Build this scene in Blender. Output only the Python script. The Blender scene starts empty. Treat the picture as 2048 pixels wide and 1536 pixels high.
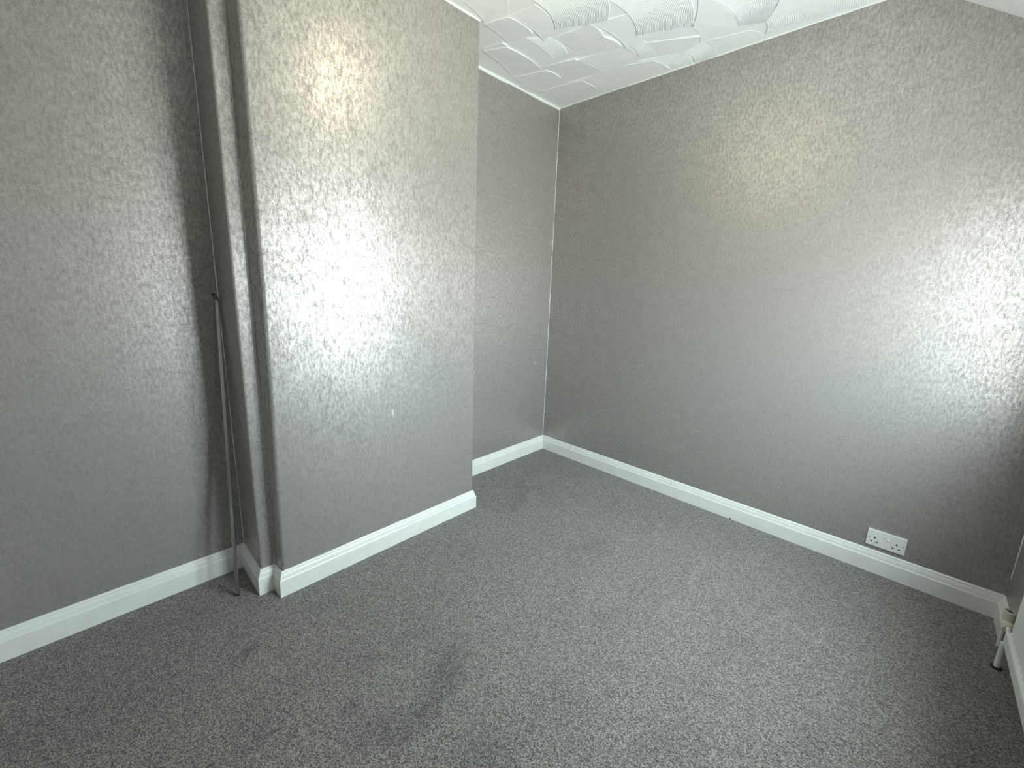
import bpy, bmesh, math, random
from mathutils import Vector, Matrix, noise
random.seed(7)
D = bpy.data; scene = bpy.context.scene; C = scene.collection

# ------------------------------------------------------------------ camera
FPX, YAW, PITCH, ROLL = 833.36, math.radians(-45.5036), math.radians(-11.5234), math.radians(1.7498)
CAM = Vector((-2.7191, -2.1645, 1.3908)); PPX, PPY = -16.93, -28.73
fw = Vector((math.sin(-YAW)*math.cos(PITCH), math.cos(YAW)*math.cos(PITCH), math.sin(PITCH)))
r0 = Vector((math.cos(YAW), math.sin(YAW), 0)); u0 = r0.cross(fw)
rt = math.cos(ROLL)*r0 + math.sin(ROLL)*u0; up = -math.sin(ROLL)*r0 + math.cos(ROLL)*u0
cd = D.cameras.new('camera'); cam = D.objects.new('camera', cd); C.objects.link(cam)
cd.sensor_width = 36; cd.sensor_fit = 'HORIZONTAL'; cd.lens = FPX*36/2048
cd.shift_x = -PPX/2048; cd.shift_y = PPY/2048; cd.clip_start = 0.02
M = Matrix((rt, up, -fw)).transposed().to_4x4(); M.translation = CAM
cam.matrix_world = M; scene.camera = cam

# ------------------------------------------------------------------ light and exposure
EXPO = 0.0
SKY = 36.5            # overcast daylight outside the window
BULB = 215.0          # ceiling bulb
vs = scene.view_settings
scene.display_settings.display_device = 'sRGB'
vs.view_transform = 'Standard'; vs.look = 'None'; vs.exposure = EXPO; vs.gamma = 1; vs.use_curve_mapping = False
w = D.worlds.new('overcast_sky'); scene.world = w; w.use_nodes = True
nt = w.node_tree; nt.nodes.clear()
wo = nt.nodes.new('ShaderNodeOutputWorld'); bg = nt.nodes.new('ShaderNodeBackground')
tc = nt.nodes.new('ShaderNodeTexCoord'); sx = nt.nodes.new('ShaderNodeSeparateXYZ'); cr = nt.nodes.new('ShaderNodeValToRGB')
mr = nt.nodes.new('ShaderNodeMapRange'); mr.inputs[1].default_value = -1; mr.inputs[2].default_value = 1
cr.color_ramp.elements[0].position = 0.47; cr.color_ramp.elements[0].color = (0.78, 0.80, 0.79, 1)   # ground and roofs outside
cr.color_ramp.elements[1].position = 0.53; cr.color_ramp.elements[1].color = (0.84, 0.955, 1.0, 1)     # overcast sky
L = nt.links.new
L(tc.outputs['Generated'], sx.inputs[0]); L(sx.outputs['Z'], mr.inputs[0]); L(mr.outputs[0], cr.inputs[0])
L(cr.outputs[0], bg.inputs[0]); bg.inputs[1].default_value = SKY; L(bg.outputs[0], wo.inputs[0])
# window opening (x0,x1,z0,z1), used by the portal and by the wall
WX0, WX1, WZ0, WZ1 = -1.58, -0.62, 0.84, 1.88
YW, XL, H = -2.633, -3.2, 2.699
ld = D.lights.new('window_portal', 'AREA'); ld.shape = 'RECTANGLE'; ld.size = WX1-WX0; ld.size_y = WZ1-WZ0; TW = .05
ld.cycles.is_portal = True
lo = D.objects.new('window_portal', ld); C.objects.link(lo)
lo.location = ((WX0+WX1)/2, YW-0.055, (WZ0+WZ1)/2); lo.rotation_euler = (math.radians(90), 0, 0)

# ------------------------------------------------------------------ materials
def nodes(name):
    m = D.materials.new(name); m.use_nodes = True
    t = m.node_tree; b = t.nodes['Principled BSDF']
    return m, t, b
def N(t, kind, **kw):
    n = t.nodes.new(kind)
    for k, v in kw.items(): setattr(n, k, v)
    return n
def mapped(t, scale, rot=(0, 0, 0)):
    g = N(t, 'ShaderNodeNewGeometry'); mp = N(t, 'ShaderNodeMapping')
    mp.inputs['Scale'].default_value = scale; mp.inputs['Rotation'].default_value = rot
    t.links.new(g.outputs['Position'], mp.inputs['Vector']); return mp.outputs[0]
def noise_tex(t, vec, scale, detail=3, rough=.55):
    n = N(t, 'ShaderNodeTexNoise'); n.inputs['Scale'].default_value = scale
    n.inputs['Detail'].default_value = detail; n.inputs['Roughness'].default_value = rough
    t.links.new(vec, n.inputs['Vector']); return n.outputs['Fac']
def ramp(t, fac, stops):
    r = N(t, 'ShaderNodeValToRGB'); e = r.color_ramp.elements
    while len(e) < len(stops): e.new(.5)
    for el, (p, c) in zip(e, stops):
        el.position = p; el.color = (*c, 1) if len(c) == 3 else c
    t.links.new(fac, r.inputs[0]); return r.outputs[0]
def math_n(t, op, a, b):
    m = N(t, 'ShaderNodeMath', operation=op)
    for i, v in enumerate((a, b)):
        if isinstance(v, (int, float)): m.inputs[i].default_value = v
        else: t.links.new(v, m.inputs[i])
    return m.outputs[0]
def mixc(t, fac, a, b, mode='MIX'):
    m = N(t, 'ShaderNodeMix', data_type='RGBA', blend_type=mode)
    for i, v in ((0, fac), (6, a), (7, b)):
        if isinstance(v, (int, float)): m.inputs[i].default_value = v
        elif isinstance(v, tuple): m.inputs[i].default_value = (*v, 1)
        else: t.links.new(v, m.inputs[i])
    return m.outputs[2]
def bump(t, b, h, strength, dist):
    n = N(t, 'ShaderNodeBump'); n.inputs['Strength'].default_value = strength; n.inputs['Distance'].default_value = dist
    t.links.new(h, n.inputs['Height']); t.links.new(n.outputs[0], b.inputs['Normal'])

def wallpaper():
    m, t, b = nodes('silver_grey_wallpaper')
    streak = noise_tex(t, mapped(t, (1, 1, .45)), 100, 5, .66)
    fleck = noise_tex(t, mapped(t, (1, 1, .6)), 330, 2, .6)
    blotch = noise_tex(t, mapped(t, (1, 1, .8)), 16, 4, .6)
    f = math_n(t, 'ADD', math_n(t, 'MULTIPLY', streak, .54), math_n(t, 'ADD', math_n(t, 'MULTIPLY', fleck, .32), math_n(t, 'MULTIPLY', blotch, .14)))
    col = ramp(t, f, [(.38, (.246, .231, .216)), (.50, (.398, .380, .361)), (.62, (.565, .546, .525))])
    t.links.new(col, b.inputs['Base Color'])
    met = ramp(t, f, [(.40, (.26, .26, .26)), (.62, (.78, .78, .78))])
    t.links.new(met, b.inputs['Metallic'])
    ro = ramp(t, f, [(.40, (.49, .49, .49)), (.62, (.37, .37, .37))])
    t.links.new(ro, b.inputs['Roughness'])
    b.inputs['Specular IOR Level'].default_value = .45
    bump(t, b, f, .20, .0012)
    return m
def paint(name, col, rough=.35, var=.04, bmp=.05):
    m, t, b = nodes(name)
    n = noise_tex(t, mapped(t, (1, 1, 1)), 14, 4)
    lo_ = tuple(c*(1-var) for c in col); hi = tuple(min(1, c*(1+var*.6)) for c in col)
    t.links.new(ramp(t, n, [(.35, lo_), (.65, hi)]), b.inputs['Base Color'])
    b.inputs['Roughness'].default_value = rough
    bump(t, b, noise_tex(t, mapped(t, (1, 1, 1)), 60, 3), bmp, .002)
    return m
def carpet_mat():
    m, t, b = nodes('grey_cut_pile_carpet')
    tuft = noise_tex(t, mapped(t, (1, .8, 1), (0, 0, .5)), 250, 3, .75)
    vo = N(t, 'ShaderNodeTexVoronoi'); vo.inputs['Scale'].default_value = 370; t.links.new(mapped(t, (1, .75, 1), (0, 0, .7)), vo.inputs['Vector'])
    cell = N(t, 'ShaderNodeSeparateColor'); t.links.new(vo.outputs['Color'], cell.inputs[0])
    fine = noise_tex(t, mapped(t, (1, 1, 1)), 380, 3, .8)
    lean = noise_tex(t, mapped(t, (1.0, 1.7, 1), (0, 0, .6)), 2.4, 5, .60)
    f = math_n(t, 'ADD', math_n(t, 'MULTIPLY', tuft, .40), math_n(t, 'ADD', math_n(t, 'MULTIPLY', fine, .28), math_n(t, 'MULTIPLY', cell.outputs[0], .32)))
    col = ramp(t, f, [(.32, (.048, .046, .040)), (.50, (.200, .192, .177)), (.68, (.44, .426, .396))])
    shade = ramp(t, lean, [(.25, (.80, .80, .80)), (.42, (.97, .97, .97)), (.75, (1.06, 1.06, 1.06))])
    wob = noise_tex(t, mapped(t, (1, 1, 1)), 7, 4, .7)
    # crushed and brushed patches of pile: centre, radii, turn, strength
    for cx, cy, rx, ry, rot, st in ((-1.96, -1.16, .17, .06, .5, .74), (-2.20, -1.17, .12, .06, -.4, .78), (-2.438, -.571, .055, .03, .4, .70), (-2.887, -.121, .06, .03, 0, .90),
            (-2.12, -.91, .06, .05, .2, .84), (-.78, -.45, .20, .06, .5, .88), (-.86, -1.12, .10, .07, 0, .90), (-2.243, -1.03, .04, .03, 0, .78), (-2.02, -1.45, .12, .07, .3, .84),
            (-.42, -1.26, .16, .013, .15, 1.17), (-.66, -1.57, .13, .014, .05, 1.17), (-.80, -1.91, .14, .018, -.35, 1.17), (-.76, -2.05, .15, .030, 1.5, 1.17), (-.70, -2.09, .10, .012, .1, 1.2)):
        g = N(t, 'ShaderNodeNewGeometry'); mp = N(t, 'ShaderNodeMapping', vector_type='TEXTURE')
        mp.inputs['Location'].default_value = (cx, cy, 0); mp.inputs['Rotation'].default_value = (0, 0, rot); mp.inputs['Scale'].default_value = (rx, ry, 1)
        t.links.new(g.outputs['Position'], mp.inputs['Vector'])
        ln = N(t, 'ShaderNodeVectorMath', operation='LENGTH'); t.links.new(mp.outputs[0], ln.inputs[0])
        mk = N(t, 'ShaderNodeMapRange', interpolation_type='SMOOTHSTEP'); mk.inputs[1].default_value = 1.5; mk.inputs[2].default_value = .2
        t.links.new(math_n(t, 'ADD', ln.outputs['Value'], math_n(t, 'MULTIPLY', math_n(t, 'SUBTRACT', wob, .5), 2.2)), mk.inputs[0])
        shade = mixc(t, mk.outputs[0], shade, mixc(t, 1.0, shade, (st, st, st), 'MULTIPLY'))
    t.links.new(mixc(t, 1.0, col, shade, 'MULTIPLY'), b.inputs['Base Color'])
    b.inputs['Roughness'].default_value = .95; b.inputs['Specular IOR Level'].default_value = .15
    b.inputs['Sheen Weight'].default_value = .2; b.inputs['Sheen Roughness'].default_value = .5
    bump(t, b, f, 1.0, .006)
    return m
def simple(name, col, rough=.4, metal=0, **kw):
    m, t, b = nodes(name)
    n = noise_tex(t, mapped(t, (1, 1, 1)), 40, 2)
    t.links.new(ramp(t, n, [(.3, tuple(c*.95 for c in col)), (.7, col)]), b.inputs['Base Color'])
    b.inputs['Roughness'].default_value = rough; b.inputs['Metallic'].default_value = metal
    for k, v in kw.items(): b.inputs[k].default_value = v
    return m
MW = wallpaper()
MCEIL = paint('white_ceiling_plaster', (.85, .885, .878), .55, .03, .10)
MSK = paint('white_gloss_skirting_paint', (.80, .815, .80), .30, .04, .06)
MCARP = carpet_mat()
MPLAST = simple('white_moulded_plastic', (.80, .82, .80), .30)
MCREAM = simple('aged_cream_plastic', (.66, .64, .56), .45)
MBLACK = simple('black_slot', (.012, .012, .012), .6)
MSTEEL = simple('dull_screw_steel', (.36, .36, .35), .4, .8)
MRED = simple('faded_red_mark', (.30, .26, .24), .5)
MCHROME = simple('tarnished_chrome', (.48, .48, .465), .20, 1.0)
MRAD = paint('white_radiator_enamel', (.78, .80, .79), .35, .03, .03)
MCAULK = simple('white_caulk', (.78, .79, .76), .5)
MFILL = simple('pale_filler', (.52, .54, .525), .6)
MFRAME = simple('white_window_frame', (.82, .83, .82), .3)
MFLEX = simple('white_flex', (.75, .75, .72), .5)
def glass():
    m, t, b = nodes('window_glass'); t.nodes.remove(b)
    o = t.nodes['Material Output']; tr = N(t, 'ShaderNodeBsdfTransparent'); gl = N(t, 'ShaderNodeBsdfGlossy')
    gl.inputs['Roughness'].default_value = .02; tr.inputs[0].default_value = (.95, .97, .96, 1)
    mx = N(t, 'ShaderNodeMixShader'); mx.inputs[0].default_value = .05
    t.links.new(tr.outputs[0], mx.inputs[1]); t.links.new(gl.outputs[0], mx.inputs[2])
    t.links.new(mx.outputs[0], o.inputs[0]); return m
MGLASS = glass()
def bulb_mat():
    m, t, b = nodes('lit_bulb_glass')
    b.inputs['Base Color'].default_value = (1, .95, .85, 1)
    b.inputs['Emission Color'].default_value = (1.0, .89, .62, 1); b.inputs['Emission Strength'].default_value = BULB
    return m
MBULB = bulb_mat()

# ------------------------------------------------------------------ helpers
def obj(name, bm, mat, parent=None, smooth=False):
    me = D.meshes.new(name); bmesh.ops.recalc_face_normals(bm, faces=bm.faces); bm.to_mesh(me); bm.free()
    if smooth:
        for p in me.polygons: p.use_smooth = True
    me.materials.append(mat); o = D.objects.new(name, me); C.objects.link(o)
    if parent: o.parent = parent
    return o
def struct(o, label=None, cat=None):
    o['kind'] = 'structure'
    if label: o['label'] = label
    if cat: o['category'] = cat
    return o
def tag(o, label, cat, group=None):
    o['label'] = label; o['category'] = cat
    if group: o['group'] = group
    return o
def empty(name, loc=(0, 0, 0)):
    o = D.objects.new(name, None); C.objects.link(o); o.location = loc; o.empty_display_size = .05; return o
def local(o, bm):            # move mesh data given in world space into the parent's space
    bmesh.ops.translate(bm, verts=bm.verts, vec=-Vector(o.location)); return bm
def box(bm, x0, x1, y0, y1, z0, z1):
    v = [bm.verts.new((x, y, z)) for x in (x0, x1) for y in (y0, y1) for z in (z0, z1)]
    for f in ((0, 1, 3, 2), (4, 6, 7, 5), (0, 4, 5, 1), (2, 3, 7, 6), (0, 2, 6, 4), (1, 5, 7, 3)):
        bm.faces.new([v[i] for i in f])
    return bm
def B(*a): return box(bmesh.new(), *a)
def bevel(bm, w_, seg=2):
    bmesh.ops.recalc_face_normals(bm, faces=bm.faces)
    bmesh.ops.bevel(bm, geom=bm.edges[:], offset=w_, segments=seg, affect='EDGES', profile=.6); return bm
def prism(pts, fn, a, b):    # polygon pts extruded from a to b, fn(p, s) -> 3D point
    bm = bmesh.new()
    A = [bm.verts.new(fn(p, a)) for p in pts]; Z = [bm.verts.new(fn(p, b)) for p in pts]; n = len(pts)
    bm.faces.new(A); bm.faces.new(Z[::-1])
    for i in range(n): bm.faces.new((A[i], A[(i+1) % n], Z[(i+1) % n], Z[i]))
    return bm
def loft(bm, rings, closed=True, caps=True):
    R = [[bm.verts.new(p) for p in r] for r in rings]; n = len(R[0])
    for a, b in zip(R, R[1:]):
        for i in range(n if closed else n-1):
            bm.faces.new((a[i], a[(i+1) % n], b[(i+1) % n], b[i]))
    if caps and closed:
        bm.faces.new(R[0][::-1]); bm.faces.new(R[-1])
    return bm
def tube(pts, rad, seg=24, square=False):
    pts = [Vector(p) for p in pts]; bm = bmesh.new(); rings = []; prev = None
    for i, p in enumerate(pts):
        d = (pts[min(i+1, len(pts)-1)]-pts[max(i-1, 0)]).normalized()
        if prev is None:
            prev = d.orthogonal().normalized() if not square else d.cross(Vector((0.35, 1, 0))).normalized()
        a = (prev-d*prev.dot(d)).normalized(); prev = a; b = d.cross(a)
        rr = rad[i] if isinstance(rad, (list, tuple)) else rad
        if square:
            k = rr; c = rr*.25
            loc = [(k, k-c), (k-c, k), (-k+c, k), (-k, k-c), (-k, -k+c), (-k+c, -k), (k-c, -k), (k, -k+c)]
            rings.append([p+a*s+b*q for s, q in loc])
        else:
            rings.append([p+a*rr*math.cos(2*math.pi*j/seg)+b*rr*math.sin(2*math.pi*j/seg) for j in range(seg)])
    return loft(bm, rings)
def lathe(axis_o, prof, seg=20, axis='Z'):
    bm = bmesh.new(); rings = []
    for r_, z in prof:
        ring = []
        for j in range(seg):
            c, s = max(r_, 1e-5)*math.cos(2*math.pi*j/seg), max(r_, 1e-5)*math.sin(2*math.pi*j/seg)
            ring.append(Vector(axis_o)+Vector({'Z': (c, s, z), 'X': (z, c, s), 'Y': (s, z, c)}[axis]))
        rings.append(ring)
    return loft(bm, rings)
def ray(px, py):
    d = fw + rt*((px-1024-PPX)/FPX) - up*((py-768-PPY)/FPX); return d.normalized()
def on_ceiling(px, py):
    d = ray(px, py); return CAM + d*((H-CAM.z)/d.z)

# ------------------------------------------------------------------ room shell
T = .12
YS, ZE = -1.94, 2.199        # where the ceiling starts to slope, eaves height at the window wall
floor = struct(obj('floor', B(XL-T, T, YW-T, T, -.06, 0), MCARP), 'grey cut-pile carpet covering the whole floor', 'floor')
prof = [(T, H), (YS, H), (YW-T, ZE-(T*.72)), (YW-T, ZE+.25), (YS-.05, H+.2), (T, H+.2)]
ceil = struct(obj('ceiling', prism(prof, lambda p, s: (s, p[0], p[1]), XL-T, T), MCEIL), 'white ceiling with combed swirl plaster and sloping eaves', 'ceiling')
struct(obj('wall_back', B(XL-T, T, 0, T, 0, H), MW), 'silver grey papered wall behind the chimney breast', 'wall')
gable = [(0, 0), (0, H), (YS, H), (YW, ZE), (YW, 0)]
wr = struct(obj('wall_right', prism(gable, lambda p, s: (s, p[0], p[1]), 0, T), MW), 'silver grey papered gable wall with the socket', 'wall')
struct(obj('wall_left', prism(gable, lambda p, s: (s, p[0], p[1]), XL-T, XL), MW))
bm = bmesh.new()
box(bm, XL-T, WX0, YW-TW, YW, 0, ZE); box(bm, WX1, T, YW-TW, YW, 0, ZE)
box(bm, WX0, WX1, YW-TW, YW, 0, WZ0); box(bm, WX0, WX1, YW-TW, YW, WZ1, ZE)
struct(obj('wall_window', bm, MW))

# chimney breast with the boxed-in post on its alcove side, hand-plastered edges
XP, YP, XI, XM, YM, XR = -2.291, -.266, -2.232, -2.224, -.343, -1.113
def rounded(pts, rads, seg=4):
    out = []; n = len(pts)
    for i in range(n):
        p = Vector(pts[i]); r_ = rads[i]
        if r_ == 0: out.append(p); continue
        a = (Vector(pts[i-1])-p).normalized(); b = (Vector(pts[(i+1) % n])-p).normalized()
        h = a.angle(b)/2; t_ = r_/math.tan(h); c = p+(a+b).normalized()*(r_/math.sin(h))
        s = p+a*t_-c; e = p+b*t_-c; ang = s.angle_signed(e)
        for k in range(seg+1):
            th = -ang*k/seg
            out.append(c+Vector((s.x*math.cos(th)-s.y*math.sin(th), s.x*math.sin(th)+s.y*math.cos(th))))
    return out
def lerp(tab, z):
    for (z0, a), (z1, b) in zip(tab, tab[1:]):
        if z <= z1: return a+(b-a)*max(0, (z-z0)/(z1-z0))
    return tab[-1][1]
rings = []
for k in range(46):
    z = H*k/45
    n1 = noise.noise(Vector((3.1, 0, z*4.5)))*.0035; n2 = noise.noise(Vector((9.7, 0, z*3.5)))*.004; n3 = noise.noise(Vector((1.7, 5, z*5)))*.002
    xm = lerp([(0, -2.228), (.12, -2.227), (1.0, -2.214), (1.5, -2.211), (2.3, -2.214), (2.7, -2.214)], z)
    pts = [(XP, .02), (XP+n1*.4, YP+n1), (XI+n2, YP+n2*.6), (xm+n3, YM), (XR+n3, YM), (XR, .02)]
    rings.append([Vector((q.x, q.y, z)) for q in rounded(pts, [0, .009, .014, .016, .006, 0])])
breast = struct(obj('wall_chimney', loft(bmesh.new(), rings), MW, smooth=False), 'silver grey papered chimney breast with a narrow boxed post at its side', 'chimney breast')
for p in breast.data.polygons: p.use_smooth = True
es = breast.modifiers.new('edges', 'EDGE_SPLIT'); es.split_angle = math.radians(40)

# skirting boards
SK = [(0, 0), (.0180, 0), (.0180, .074), (.0172, .0775), (.0150, .0790), (.0135, .0815), (.0122, .0900), (.0095, .0985), (.0068, .1035), (.0068, .1075), (.0050, .1120), (.0020, .1155), (0, .1162)]
path = [(XL, YW), (XL, 0), (XP, 0), (XP, YP), (XI, YP), (-2.228, YM), (XR, YM), (XR, 0), (0, 0), (0, YW)]
def mitre(i, closed=True):
    n = len(path); p = Vector(path[i]); a = (p-Vector(path[i-1])).normalized(); b = (Vector(path[(i+1) % n])-p).normalized()
    na, nb = Vector((a.y, -a.x)), Vector((b.y, -b.x)); m = (na+nb); m = m/m.dot(na)
    return m
def board(i, j, s=0., e=1., wob=.0012, gap=0.):
    P, Q = Vector(path[i]), Vector(path[j]); mp, mq = mitre(i), mitre(j); d = (Q-P).normalized(); nrm = Vector((d.y, -d.x))
    ln = (Q-P).length; K = max(2, int(ln*(e-s)/.06)); rings = []
    for k in range(K+1):
        f = s+(e-s)*k/K; ring = []
        for t_, z in SK:
            a = P+mp*t_; b = Q+mq*t_
            q = a.lerp(b, f)
            if z > .1 and 0 < k < K: z += noise.noise(Vector((q.x*9, q.y*9, 2.2)))*wob*1.4
            if 0 < k < K and t_ > .004: q = q+nrm*noise.noise(Vector((q.x*6, q.y*6, z*3)))*wob*.6
            ring.append(Vector((q.x, q.y, z)))
        if k == 0 and gap: ring = [r_+Vector((d.x, d.y, 0))*(gap if r_.z > .08 else 0) for r_ in ring]
        rings.append(ring)
    return loft(bmesh.new(), rings)
struct(obj('baseboard_left_alcove', board(1, 2), MSK), 'white moulded skirting board along the wall behind the leaning tube', 'skirting board')
ch = struct(empty('baseboard_chimney', (XM, YM, 0)), 'white moulded skirting board wrapped round the chimney breast', 'skirting board')
for i in range(2, 7): obj('skirting_board', local(ch, board(i, i+1)), MSK, ch)
struct(obj('baseboard_right_alcove', board(7, 8), MSK), 'white moulded skirting board in the alcove beyond the chimney breast', 'skirting board')
br = struct(empty('baseboard_right', (0, -1.14, 0)), 'long white skirting board with a joint, below the socket wall', 'skirting board')
fj = 1.141/abs(YW)
obj('skirting_board', local(br, board(8, 9, 0, fj)), MSK, br)
obj('skirting_board', local(br, board(8, 9, fj, 1, gap=.0018)), MSK, br)
bw = struct(empty('baseboard_window', (-1.6, YW, 0)))
for a, b in ((0, .205/3.2), (1.86/3.2, 1)): obj('skirting_board', local(bw, board(9, 0, a, b)), MSK, bw)
struct(obj('baseboard_left', board(0, 1), MSK))

# caulk and paint lips where paper meets ceiling and corners
def lip(name, P, Q, n_, w_=.011, th=.004, mat=MCEIL):
    P, Q, n_ = Vector(P), Vector(Q), Vector(n_); K = max(2, int((Q-P).length/.03)); rings = []
    for k in range(K+1):
        p = P.lerp(Q, k/K); ww = w_*(1+.35*noise.noise(p*11)); r_ = []
        for a, z in ((0, 0), (th*.9, 0), (th, -ww*.4), (th*.55, -ww*.85), (0, -ww)): r_.append(p+n_*a+Vector((0, 0, z)))
        rings.append(r_)
    return struct(obj(name, loft(bmesh.new(), rings), mat))
lip('trim_1', (XR, 0, H), (0, 0, H), (0, -1, 0), .015, .006)
lip('trim_2', (XM, YM, H), (XR, YM, H), (0, -1, 0), .008, .004)
lip('trim_3', (0, 0, H), (0, YS, H), (-1, 0, 0), .006, .003)
lip('trim_4', (XL, 0, H), (XP, 0, H), (0, -1, 0), .010, .005)
def corner_bead(name, x, y, dx, dy, z0, z1, r_):
    rings = []
    for k in range(61):
        z = z0+(z1-z0)*k/60; q = r_*(.55+.45*noise.noise(Vector((x, y, z*3.7)))+.25*noise.noise(Vector((x, 4, z*13))))
        rings.append([Vector((x, y, z)), Vector((x+dx*q, y, z)), Vector((x, y+dy*q, z))])
    return struct(obj(name, loft(bmesh.new(), rings), MCAULK))
corner_bead('trim_5', 0, 0, -1, -1, .116, H-.012, .0040)
corner_bead('trim_6', XP, 0, -1, -1, .116, H-.01, .0035)
corner_bead('trim_8', XI-.0025, YP-.0025, -1, -1, .13, H-.02, .0032).data.materials[0] = MFILL
corner_bead('trim_7', 0, YW, -1, 1, .20, ZE, .004)

# chips and filler marks on the paper
def blob(name, c, ax, w_, h_, mat, parent, th=.0012, seed=1):
    bm = bmesh.new(); a, b = {'Y': (Vector((1, 0, 0)), Vector((0, 0, 1))), 'X': (Vector((0, 1, 0)), Vector((0, 0, 1)))}[ax]
    n_ = Vector((0, -1, 0)) if ax == 'Y' else Vector((-1, 0, 0)); c = Vector(c); rings = []
    for s, q in ((1, 0), (.9, th), (.02, th*1.4)):
        rings.append([c+n_*q+a*w_*s*math.cos(k*math.pi/7)*(1+.4*noise.noise(Vector((k, seed, 0.3))))+b*h_*s*math.sin(k*math.pi/7)*(1+.4*noise.noise(Vector((seed, k, .7)))) for k in range(14)])
    return obj(name, loft(bm, rings), mat, parent)
wb = D.objects['wall_back']
blob('filler_patch', (-1.662, YM, .733), 'Y', .008, .020, MFILL, breast, seed=3)
blob('paper_chip', (-.806, 0, .776), 'Y', .0045, .006, MCAULK, wb, seed=5)
blob('paper_chip', (-.148, 0, .768), 'Y', .007, .005, MCAULK, wb, seed=8)

def seam(x, y, z0, z1, w_, mat, parent):
    obj('paper_seam', B(x-w_/2, x+w_/2, y-.0004, y+.001, z0, z1), mat, parent)
seam(-1.354, YM, 1.22, 1.62, .0016, MFILL, breast); seam(-2.655, 0, .20, 2.5, .0012, MW, wb)
blob('paint_chip', (-.0182, -1.531+1.14, .004), 'X', .006, .004, MBLACK, br, seed=11)

# ------------------------------------------------------------------ combed plaster strokes on the ceiling
def stroke(c0, c1, c2, c3, bow, ridges, grad, amp, lip_=.0007, parent=ceil, nv=12):
    """c0-c1 is the comb's starting edge, c3-c2 the far edge; ridges run from c0 to c3; grad is the slope of the skim."""
    bm = bmesh.new(); nu = ridges*6 if ridges else 24; rows = []
    bowdir = (c1-c0).normalized(); mid = (c0+c1+c2+c3)/4
    grad = (grad[0]*.55, grad[1]*.55)
    base = .0012+max(-(grad[0]*(c.x-mid.x)+grad[1]*(c.y-mid.y)) for c in (c0, c1, c2, c3))
    groove = (0, .78, 1, 1, 1, .78)
    for j in range(nv+1):
        v = j/nv; row = []
        for i in range(nu+1):
            u = i/nu
            p = (c0*(1-u)+c1*u)*(1-v)+(c3*(1-u)+c2*u)*v+bowdir*bow*4*v*(1-v)
            d = base+grad[0]*(p.x-mid.x)+grad[1]*(p.y-mid.y)
            if ridges: d += amp*groove[i % 6]*(1-.75*v)
            if i in (0, nu): d += lip_*.2
            elif not ridges and i in (1, nu-1): d += lip_
            row.append(bm.verts.new((p.x, p.y, H-max(d, .0008))))
        rows.append(row)
    for a, b in zip(rows, rows[1:]):
        for i in range(nu): bm.faces.new((a[i], a[i+1], b[i+1], b[i]))
    rim = rows[0]+[r_[-1] for r_ in rows[1:]]+rows[-1][-2::-1]+[r_[0] for r_ in rows[-2:0:-1]]
    low = [bm.verts.new((v.co.x, v.co.y, H+.001)) for v in rim]
    for i in range(len(rim)):
        k = (i+1) % len(rim); bm.faces.new((rim[i], rim[k], low[k], low[i]))
    return obj('plaster_stroke', bm, MCEIL, parent)
oc = on_ceiling
def in_view(x, y):
    d = Vector((x, y, H))-CAM; z = d.dot(fw)
    return z > .1 and 768+PPY-FPX*d.dot(up)/z > -70 and -60 < 1024+PPX+FPX*d.dot(rt)/z < 2100
def rnd_stroke(x, y, ang, L_, W_, ridges, grad, bow):
    d = Vector((math.cos(ang), math.sin(ang), 0)); n_ = Vector((-d.y, d.x, 0)); c = Vector((x, y, H))
    return stroke(c-d*W_/2-n_*L_/2, c+d*W_/2-n_*L_/2, c+d*W_/2+n_*L_/2, c-d*W_/2+n_*L_/2, bow, ridges, grad, .003)
# the ceiling goes on in the same hand-laid rows away from the traced strokes
yy = -.17; row = 0
while yy > YS+.2:
    xx = -.16-(row % 2)*.15
    while xx > XL+.2:
        if not (XP-.2 < xx < XR+.2 and yy > YM-.2) and not in_view(xx, yy):
            rnd_stroke(xx, yy, -1.05+random.uniform(-.3, .3), random.uniform(.24, .30), random.uniform(.23, .28), random.choice((0, 0, 26)), (random.uniform(-.012, .012), random.uniform(-.025, .03)), random.uniform(.02, .05))
        xx -= .30
    yy -= .27; row += 1
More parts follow.
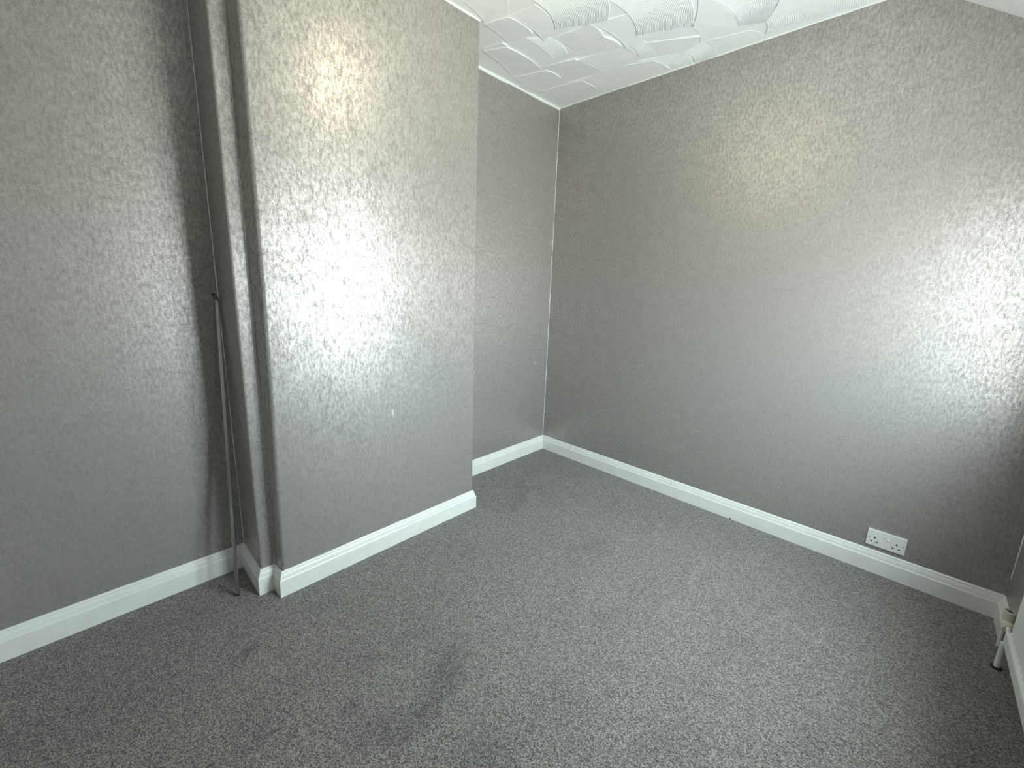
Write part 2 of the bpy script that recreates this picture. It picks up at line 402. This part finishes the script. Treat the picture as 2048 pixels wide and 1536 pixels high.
# strokes traced from the photograph: (start edge left, start edge right, far edge right, far edge left), bow, ridges, slope, ridge height
LT, DK, MD = (.010, .055), (-.012, -.060), (.0, .012)
TR = [
 # darker smooth sweeps that tip away from the window
 ([(1150,102),(1207,70),(1183,46),(1104,76)], .010, 0, DK, 0), ([(1185,114),(1243,90),(1208,71),(1150,100)], .010, 0, DK, 0),
 ([(1122,152),(1208,141),(1150,116),(1086,133)], .010, 0, DK, 0), ([(1018,92),(1066,66),(1018,31),(966,47)], .015, 0, DK, 0),
 ([(1022,152),(1083,134),(1014,90),(966,100)], .015, 0, (-.014, -.070), 0), ([(980,120),(1030,104),(1005,84),(966,96)], .01, 0, DK, 0),
 ([(1312,112),(1366,104),(1402,70),(1285,86)], .010, 0, (-.006, -.030), 0), ([(1128,206),(1202,182),(1162,159),(1082,182)], .012, 0, (-.006, -.028), 0),
 ([(1060,186),(1122,155),(1092,140),(1026,154)], .012, 0, (0, -.022), 0), ([(1268,160),(1340,138),(1306,120),(1242,132)], .012, 0, (0, -.030), 0),
 # brighter sweeps
 ([(968,44),(1016,28),(1000,-30),(890,-20)], .02, 0, MD, 0),
 ([(1430,112),(1525,72),(1500,60),(1408,82)], .012, 0, MD, 0), ([(1385,52),(1480,54),(1452,18),(1390,-30)], .02, 0, LT, 0),
 ([(1400,84),(1485,54),(1450,42),(1388,56)], .012, 0, MD, 0), ([(1545,22),(1650,24),(1660,-50),(1562,-50)], .02, 0, LT, 0),
 ([(1088,80),(1112,57),(1070,9),(1018,31)], .02, 0, LT, 0), ([(1252,94),(1316,66),(1253,28),(1183,46)], .022, 0, (.012, .075), 0),
 ([(1083,134),(1105,118),(1049,75),(1012,89)], .02, 0, LT, 0), ([(1210,142),(1275,108),(1240,92),(1155,118)], .015, 0, LT, 0),
 ([(1203,182),(1272,158),(1243,130),(1163,158)], .02, 0, (.006, .035), 0), ([(1056,184),(1082,178),(1066,160),(1038,172)], .012, 0, LT, 0),
 # combed strokes with ridges
 ([(1110,56),(1215,42),(1170,-60),(1030,-20)], .045, 36, MD, .0050), ([(1272,69),(1385,49),(1330,-60),(1200,-10)], .045, 36, MD, .0050),
 ([(1478,50),(1531,42),(1560,-50),(1400,-10)], .040, 30, MD, .0044), ([(1532,66),(1640,31),(1640,5),(1525,34)], .012, 24, MD, .0028),
 ([(1640,31),(1735,8),(1720,-30),(1640,-10)], .012, 20, MD, .0022),
 ([(1103,118),(1134,106),(1099,74),(1049,75)], .02, 18, MD, .0034), ([(1275,112),(1310,110),(1286,80),(1262,92)], .012, 14, MD, .0030),
 ([(1310,130),(1385,127),(1366,104),(1275,122)], .012, 22, MD, .0028), ([(1388,127),(1430,112),(1405,82),(1366,104)], .02, 18, MD, .0028),
 ([(1145,186),(1200,180),(1163,158),(1134,164)], .012, 20, (0, -.004), .0024),
]
for q, bow, rdg, gr, am in TR: stroke(*[oc(*a) for a in q], bow, rdg, gr, am)

# ------------------------------------------------------------------ double socket
SY, SZ, PW, PH = -2.155, .1414, .146, .086
so = tag(empty('double_socket', (0, SY-PW/2, SZ)), 'white double plug socket with two rocker switches low on the wall', 'socket')
def su(a): return SY-a*PW
def sv(b): return SZ+PH*(1-b)
pbm = bevel(B(-.0095, 0, SY-PW, SY, SZ, SZ+PH), .0022, 3)
obj('face_plate', local(so, pbm), MPLAST, so)
XF = -.0095
def slot(name, a, b, w_, h_, mat, d=.0004):
    return obj(name, local(so, B(XF-d, XF+.001, su(a)-w_/2, su(a)+w_/2, sv(b)-h_/2, sv(b)+h_/2)), mat, so)
for a, b in ((.208, .478), (.773, .490)): slot('earth_slot', a, b, .0056, .0094, MBLACK)
for a, b in ((.136, .735), (.282, .735), (.696, .748), (.852, .750)): slot('pin_slot', a, b, .0082, .0056, MBLACK)
for a in (.071, .925):
    obj('screw', local(so, lathe((XF, su(a), sv(.505)), [(.0001, -.0006), (.0026, -.0006), (.0030, .001)], 14, 'X')), MSTEEL, so)
for a, b, tilt_ in ((.43, .29, -1), (.552, .30, 1)):
    bm = bmesh.new(); y0, y1 = su(a)-.0055, su(a)+.0055; z0, z1 = sv(b)-.0095, sv(b)+.0095
    pr = [(XF+.001, z0), (XF-(.0056 if tilt_ > 0 else .0010), z0+.0006), (XF-.0016, (z0+z1)/2), (XF-(.0012 if tilt_ > 0 else .0018), z1-.0006), (XF+.001, z1)]
    obj('rocker_switch', local(so, prism(pr, lambda p, s: (p[0], s, p[1]), y0, y1)), MPLAST, so)
slot('on_mark', .436, .135, .004, .0024, MRED)

# ------------------------------------------------------------------ chrome tube leaning in the alcove corner
foot = Vector((-2.378, -.213, .0045)); top = Vector((-2.3035, -.030, 1.272))
ax = (top-foot).normalized(); out = Vector((-.42, -.90, 0)); out = (out-ax*out.dot(ax)).normalized()
tb = tag(empty('chrome_tube', (foot.x, foot.y, 0)), 'slim square chrome tube with hooked top leaning in the alcove corner', 'tube')
R_ = .034; pts = [foot.lerp(top, k/10) for k in range(11)]
for k in range(1, 9):
    th = math.radians(82)*k/8
    pts.append(top+ax*R_*math.sin(th)+out*R_*(1-math.cos(th)))
endd = (pts[-1]-pts[-2]).normalized(); pts.append(pts[-1]+endd*.012)
obj('shaft', local(tb, tube(pts, .0070, square=True)), MCHROME, tb)
obj('open_end_dark', local(tb, tube([pts[-1]-endd*.002, pts[-1]+endd*.0012], .0060, square=True)), MBLACK, tb)  # black face painted in for the dark hollow of the open tube end
obj('foot_cap', local(tb, tube([foot-ax*.0045, foot+ax*.004], .0078, square=True)), MBLACK, tb)

# ------------------------------------------------------------------ radiator under the window
rad = tag(empty('radiator', (-1.1, -2.59, 0)), 'white pressed-steel panel radiator with vertical flutes under the window', 'radiator')
RX0, RX1, RZ0, RZ1 = -1.83, -.386, .104, .70
rings = []; n_f = 34; K = n_f*6
yb, yf = -2.612, -2.605
bm = bmesh.new()
prof_z = [(RZ0, .006), (RZ0+.003, .012), (RZ0+.007, .0135), (RZ0+.046, .0135), (RZ0+.050, .0125), (RZ0+.0525, .004), (RZ0+.056, .0), (RZ1-.056, .0), (RZ1-.0525, .004), (RZ1-.05, .0125), (RZ1-.046, .0135), (RZ1-.007, .0135), (RZ1-.003, .012), (RZ1, .006)]
rows = []
for z, dd in prof_z:
    row_ = []
    for k in range(K+1):
        x = RX1+(RX0-RX1)*k/K; ph = (k % 6)/6
        fl = .0045*(.5-.5*math.cos(2*math.pi*ph)) if dd < .003 else 0
        row_.append(bm.verts.new((x, yf+dd+fl, z)))
    rows.append(row_)
for a, b in zip(rows, rows[1:]):
    for i in range(K): bm.faces.new((a[i], a[i+1], b[i+1], b[i]))
rim = rows[0]+[r_[-1] for r_ in rows[1:]]+rows[-1][-2::-1]+[r_[0] for r_ in rows[-2:0:-1]]
low = [bm.verts.new((v.co.x, yb, v.co.z)) for v in rim]
for i in range(len(rim)):
    k = (i+1) % len(rim); bm.faces.new((rim[i], rim[k], low[k], low[i]))
bm.faces.new(low)
obj('panel', local(rad, bm), MRAD, rad, smooth=False)
for x in (-.6, -1.6):
    for z in (.16, .56): obj('wall_bracket', local(rad, B(x-.015, x+.015, YW+.001, yb+.002, z-.03, z+.03)), MRAD, rad)
obj('feed_pipe', local(rad, tube([(-.393, -2.593, 0), (-.393, -2.593, .112)], .0085)), MRAD, rad)
obj('floor_collar', local(rad, lathe((-.393, -2.593, 0), [(.0001, .0), (.017, .0), (.017, .003), (.010, .006), (.0001, .006)], 18)), MBLACK, rad)
obj('feed_pipe', local(rad, tube([(-1.822, -2.594, 0), (-1.822, -2.594, .112)], .0085)), MRAD, rad)
# cream junction fitting in the corner beside the radiator
jf = tag(empty('radiator_valve', (-.26, -2.60, 0)), 'small cream plastic valve in the corner at the end of the radiator', 'valve')
VX, VY, VZ = -.255, -2.6115, .122
obj('body', local(jf, lathe((VX, VY, VZ), [(.0001, -.045), (.015, -.045), (.0205, -.038), (.0205, .030), (.017, .040), (.0001, .040)], 32, 'X')), MCREAM, jf, smooth=False)
obj('cap', local(jf, lathe((VX, VY, VZ+.014), [(.0001, 0), (.0165, 0), (.0175, .020), (.0175, .040), (.0145, .044), (.0130, .036), (.0001, .036)], 32, 'Z')), MCREAM, jf)
obj('recess', local(jf, lathe((VX, VY, VZ+.0502), [(.0001, 0), (.0125, 0), (.0125, .0008), (.0001, .0008)], 14, 'Z')), MBLACK, jf)
obj('pipe', local(jf, tube([(VX+.025, VY, 0), (VX+.025, VY, VZ-.01)], .0065)), MPLAST, jf)
obj('pipe', local(jf, tube([(VX-.04, VY, VZ+.006), (-.3855, -2.6025, VZ+.006)], .0065)), MRAD, jf)

# ------------------------------------------------------------------ window with sill (beyond the frame, lights the room)
wi = struct(empty('window_1', ((WX0+WX1)/2, YW-.06, WZ0)), 'white framed two-light window in the eaves wall', 'window')
y0, y1 = YW-.045, YW-.008; fwid = .04
for nm, a in (('frame_stile', (WX0, WX0+fwid, y0, y1, WZ0, WZ1)), ('frame_stile', (WX1-fwid, WX1, y0, y1, WZ0, WZ1)), ('frame_rail', (WX0+fwid, WX1-fwid, y0, y1, WZ0, WZ0+fwid)),
              ('frame_rail', (WX0+fwid, WX1-fwid, y0, y1, WZ1-fwid, WZ1)), ('mullion', (-1.13, -1.07, y0, y1, WZ0+fwid, WZ1-fwid))):
    obj(nm, local(wi, bevel(B(*a), .004, 2)), MFRAME, wi)
for a, b in ((WX0+fwid, -1.13), (-1.07, WX1-fwid)):
    obj('pane', local(wi, B(a, b, YW-.028, YW-.024, WZ0+fwid, WZ1-fwid)), MGLASS, wi)
obj('sill_board', local(wi, bevel(B(WX0-.04, WX1+.04, YW, YW+.06, WZ0-.022, WZ0), .005, 2)), MSK, wi)

# ------------------------------------------------------------------ pendant bulb at the middle of the ceiling
LX, LY, LZ = -1.59, -1.12, 2.46
pe = tag(empty('pendant_light', (LX, LY, H)), 'bare warm bulb hanging on a short white flex', 'light')
obj('ceiling_rose', local(pe, lathe((LX, LY, H), [(.0001, -.022), (.030, -.022), (.043, -.010), (.045, .0005), (.0001, .0005)], 24)), MPLAST, pe)
obj('flex', local(pe, tube([(LX, LY, H-.02), (LX, LY, LZ+.085)], .0035, 8)), MFLEX, pe)
obj('lamp_holder', local(pe, lathe((LX, LY, LZ), [(.0001, .095), (.010, .094), (.017, .080), (.019, .038), (.015, .034), (.0001, .034)], 20)), MPLAST, pe)
obj('bulb', local(pe, lathe((LX, LY, LZ), [(.012, .045), (.015, .034), (.024, .016), (.0300, -.002), (.0295, -.014), (.024, -.024), (.013, -.031), (.0001, -.033)], 24)), MBULB, pe, smooth=True)
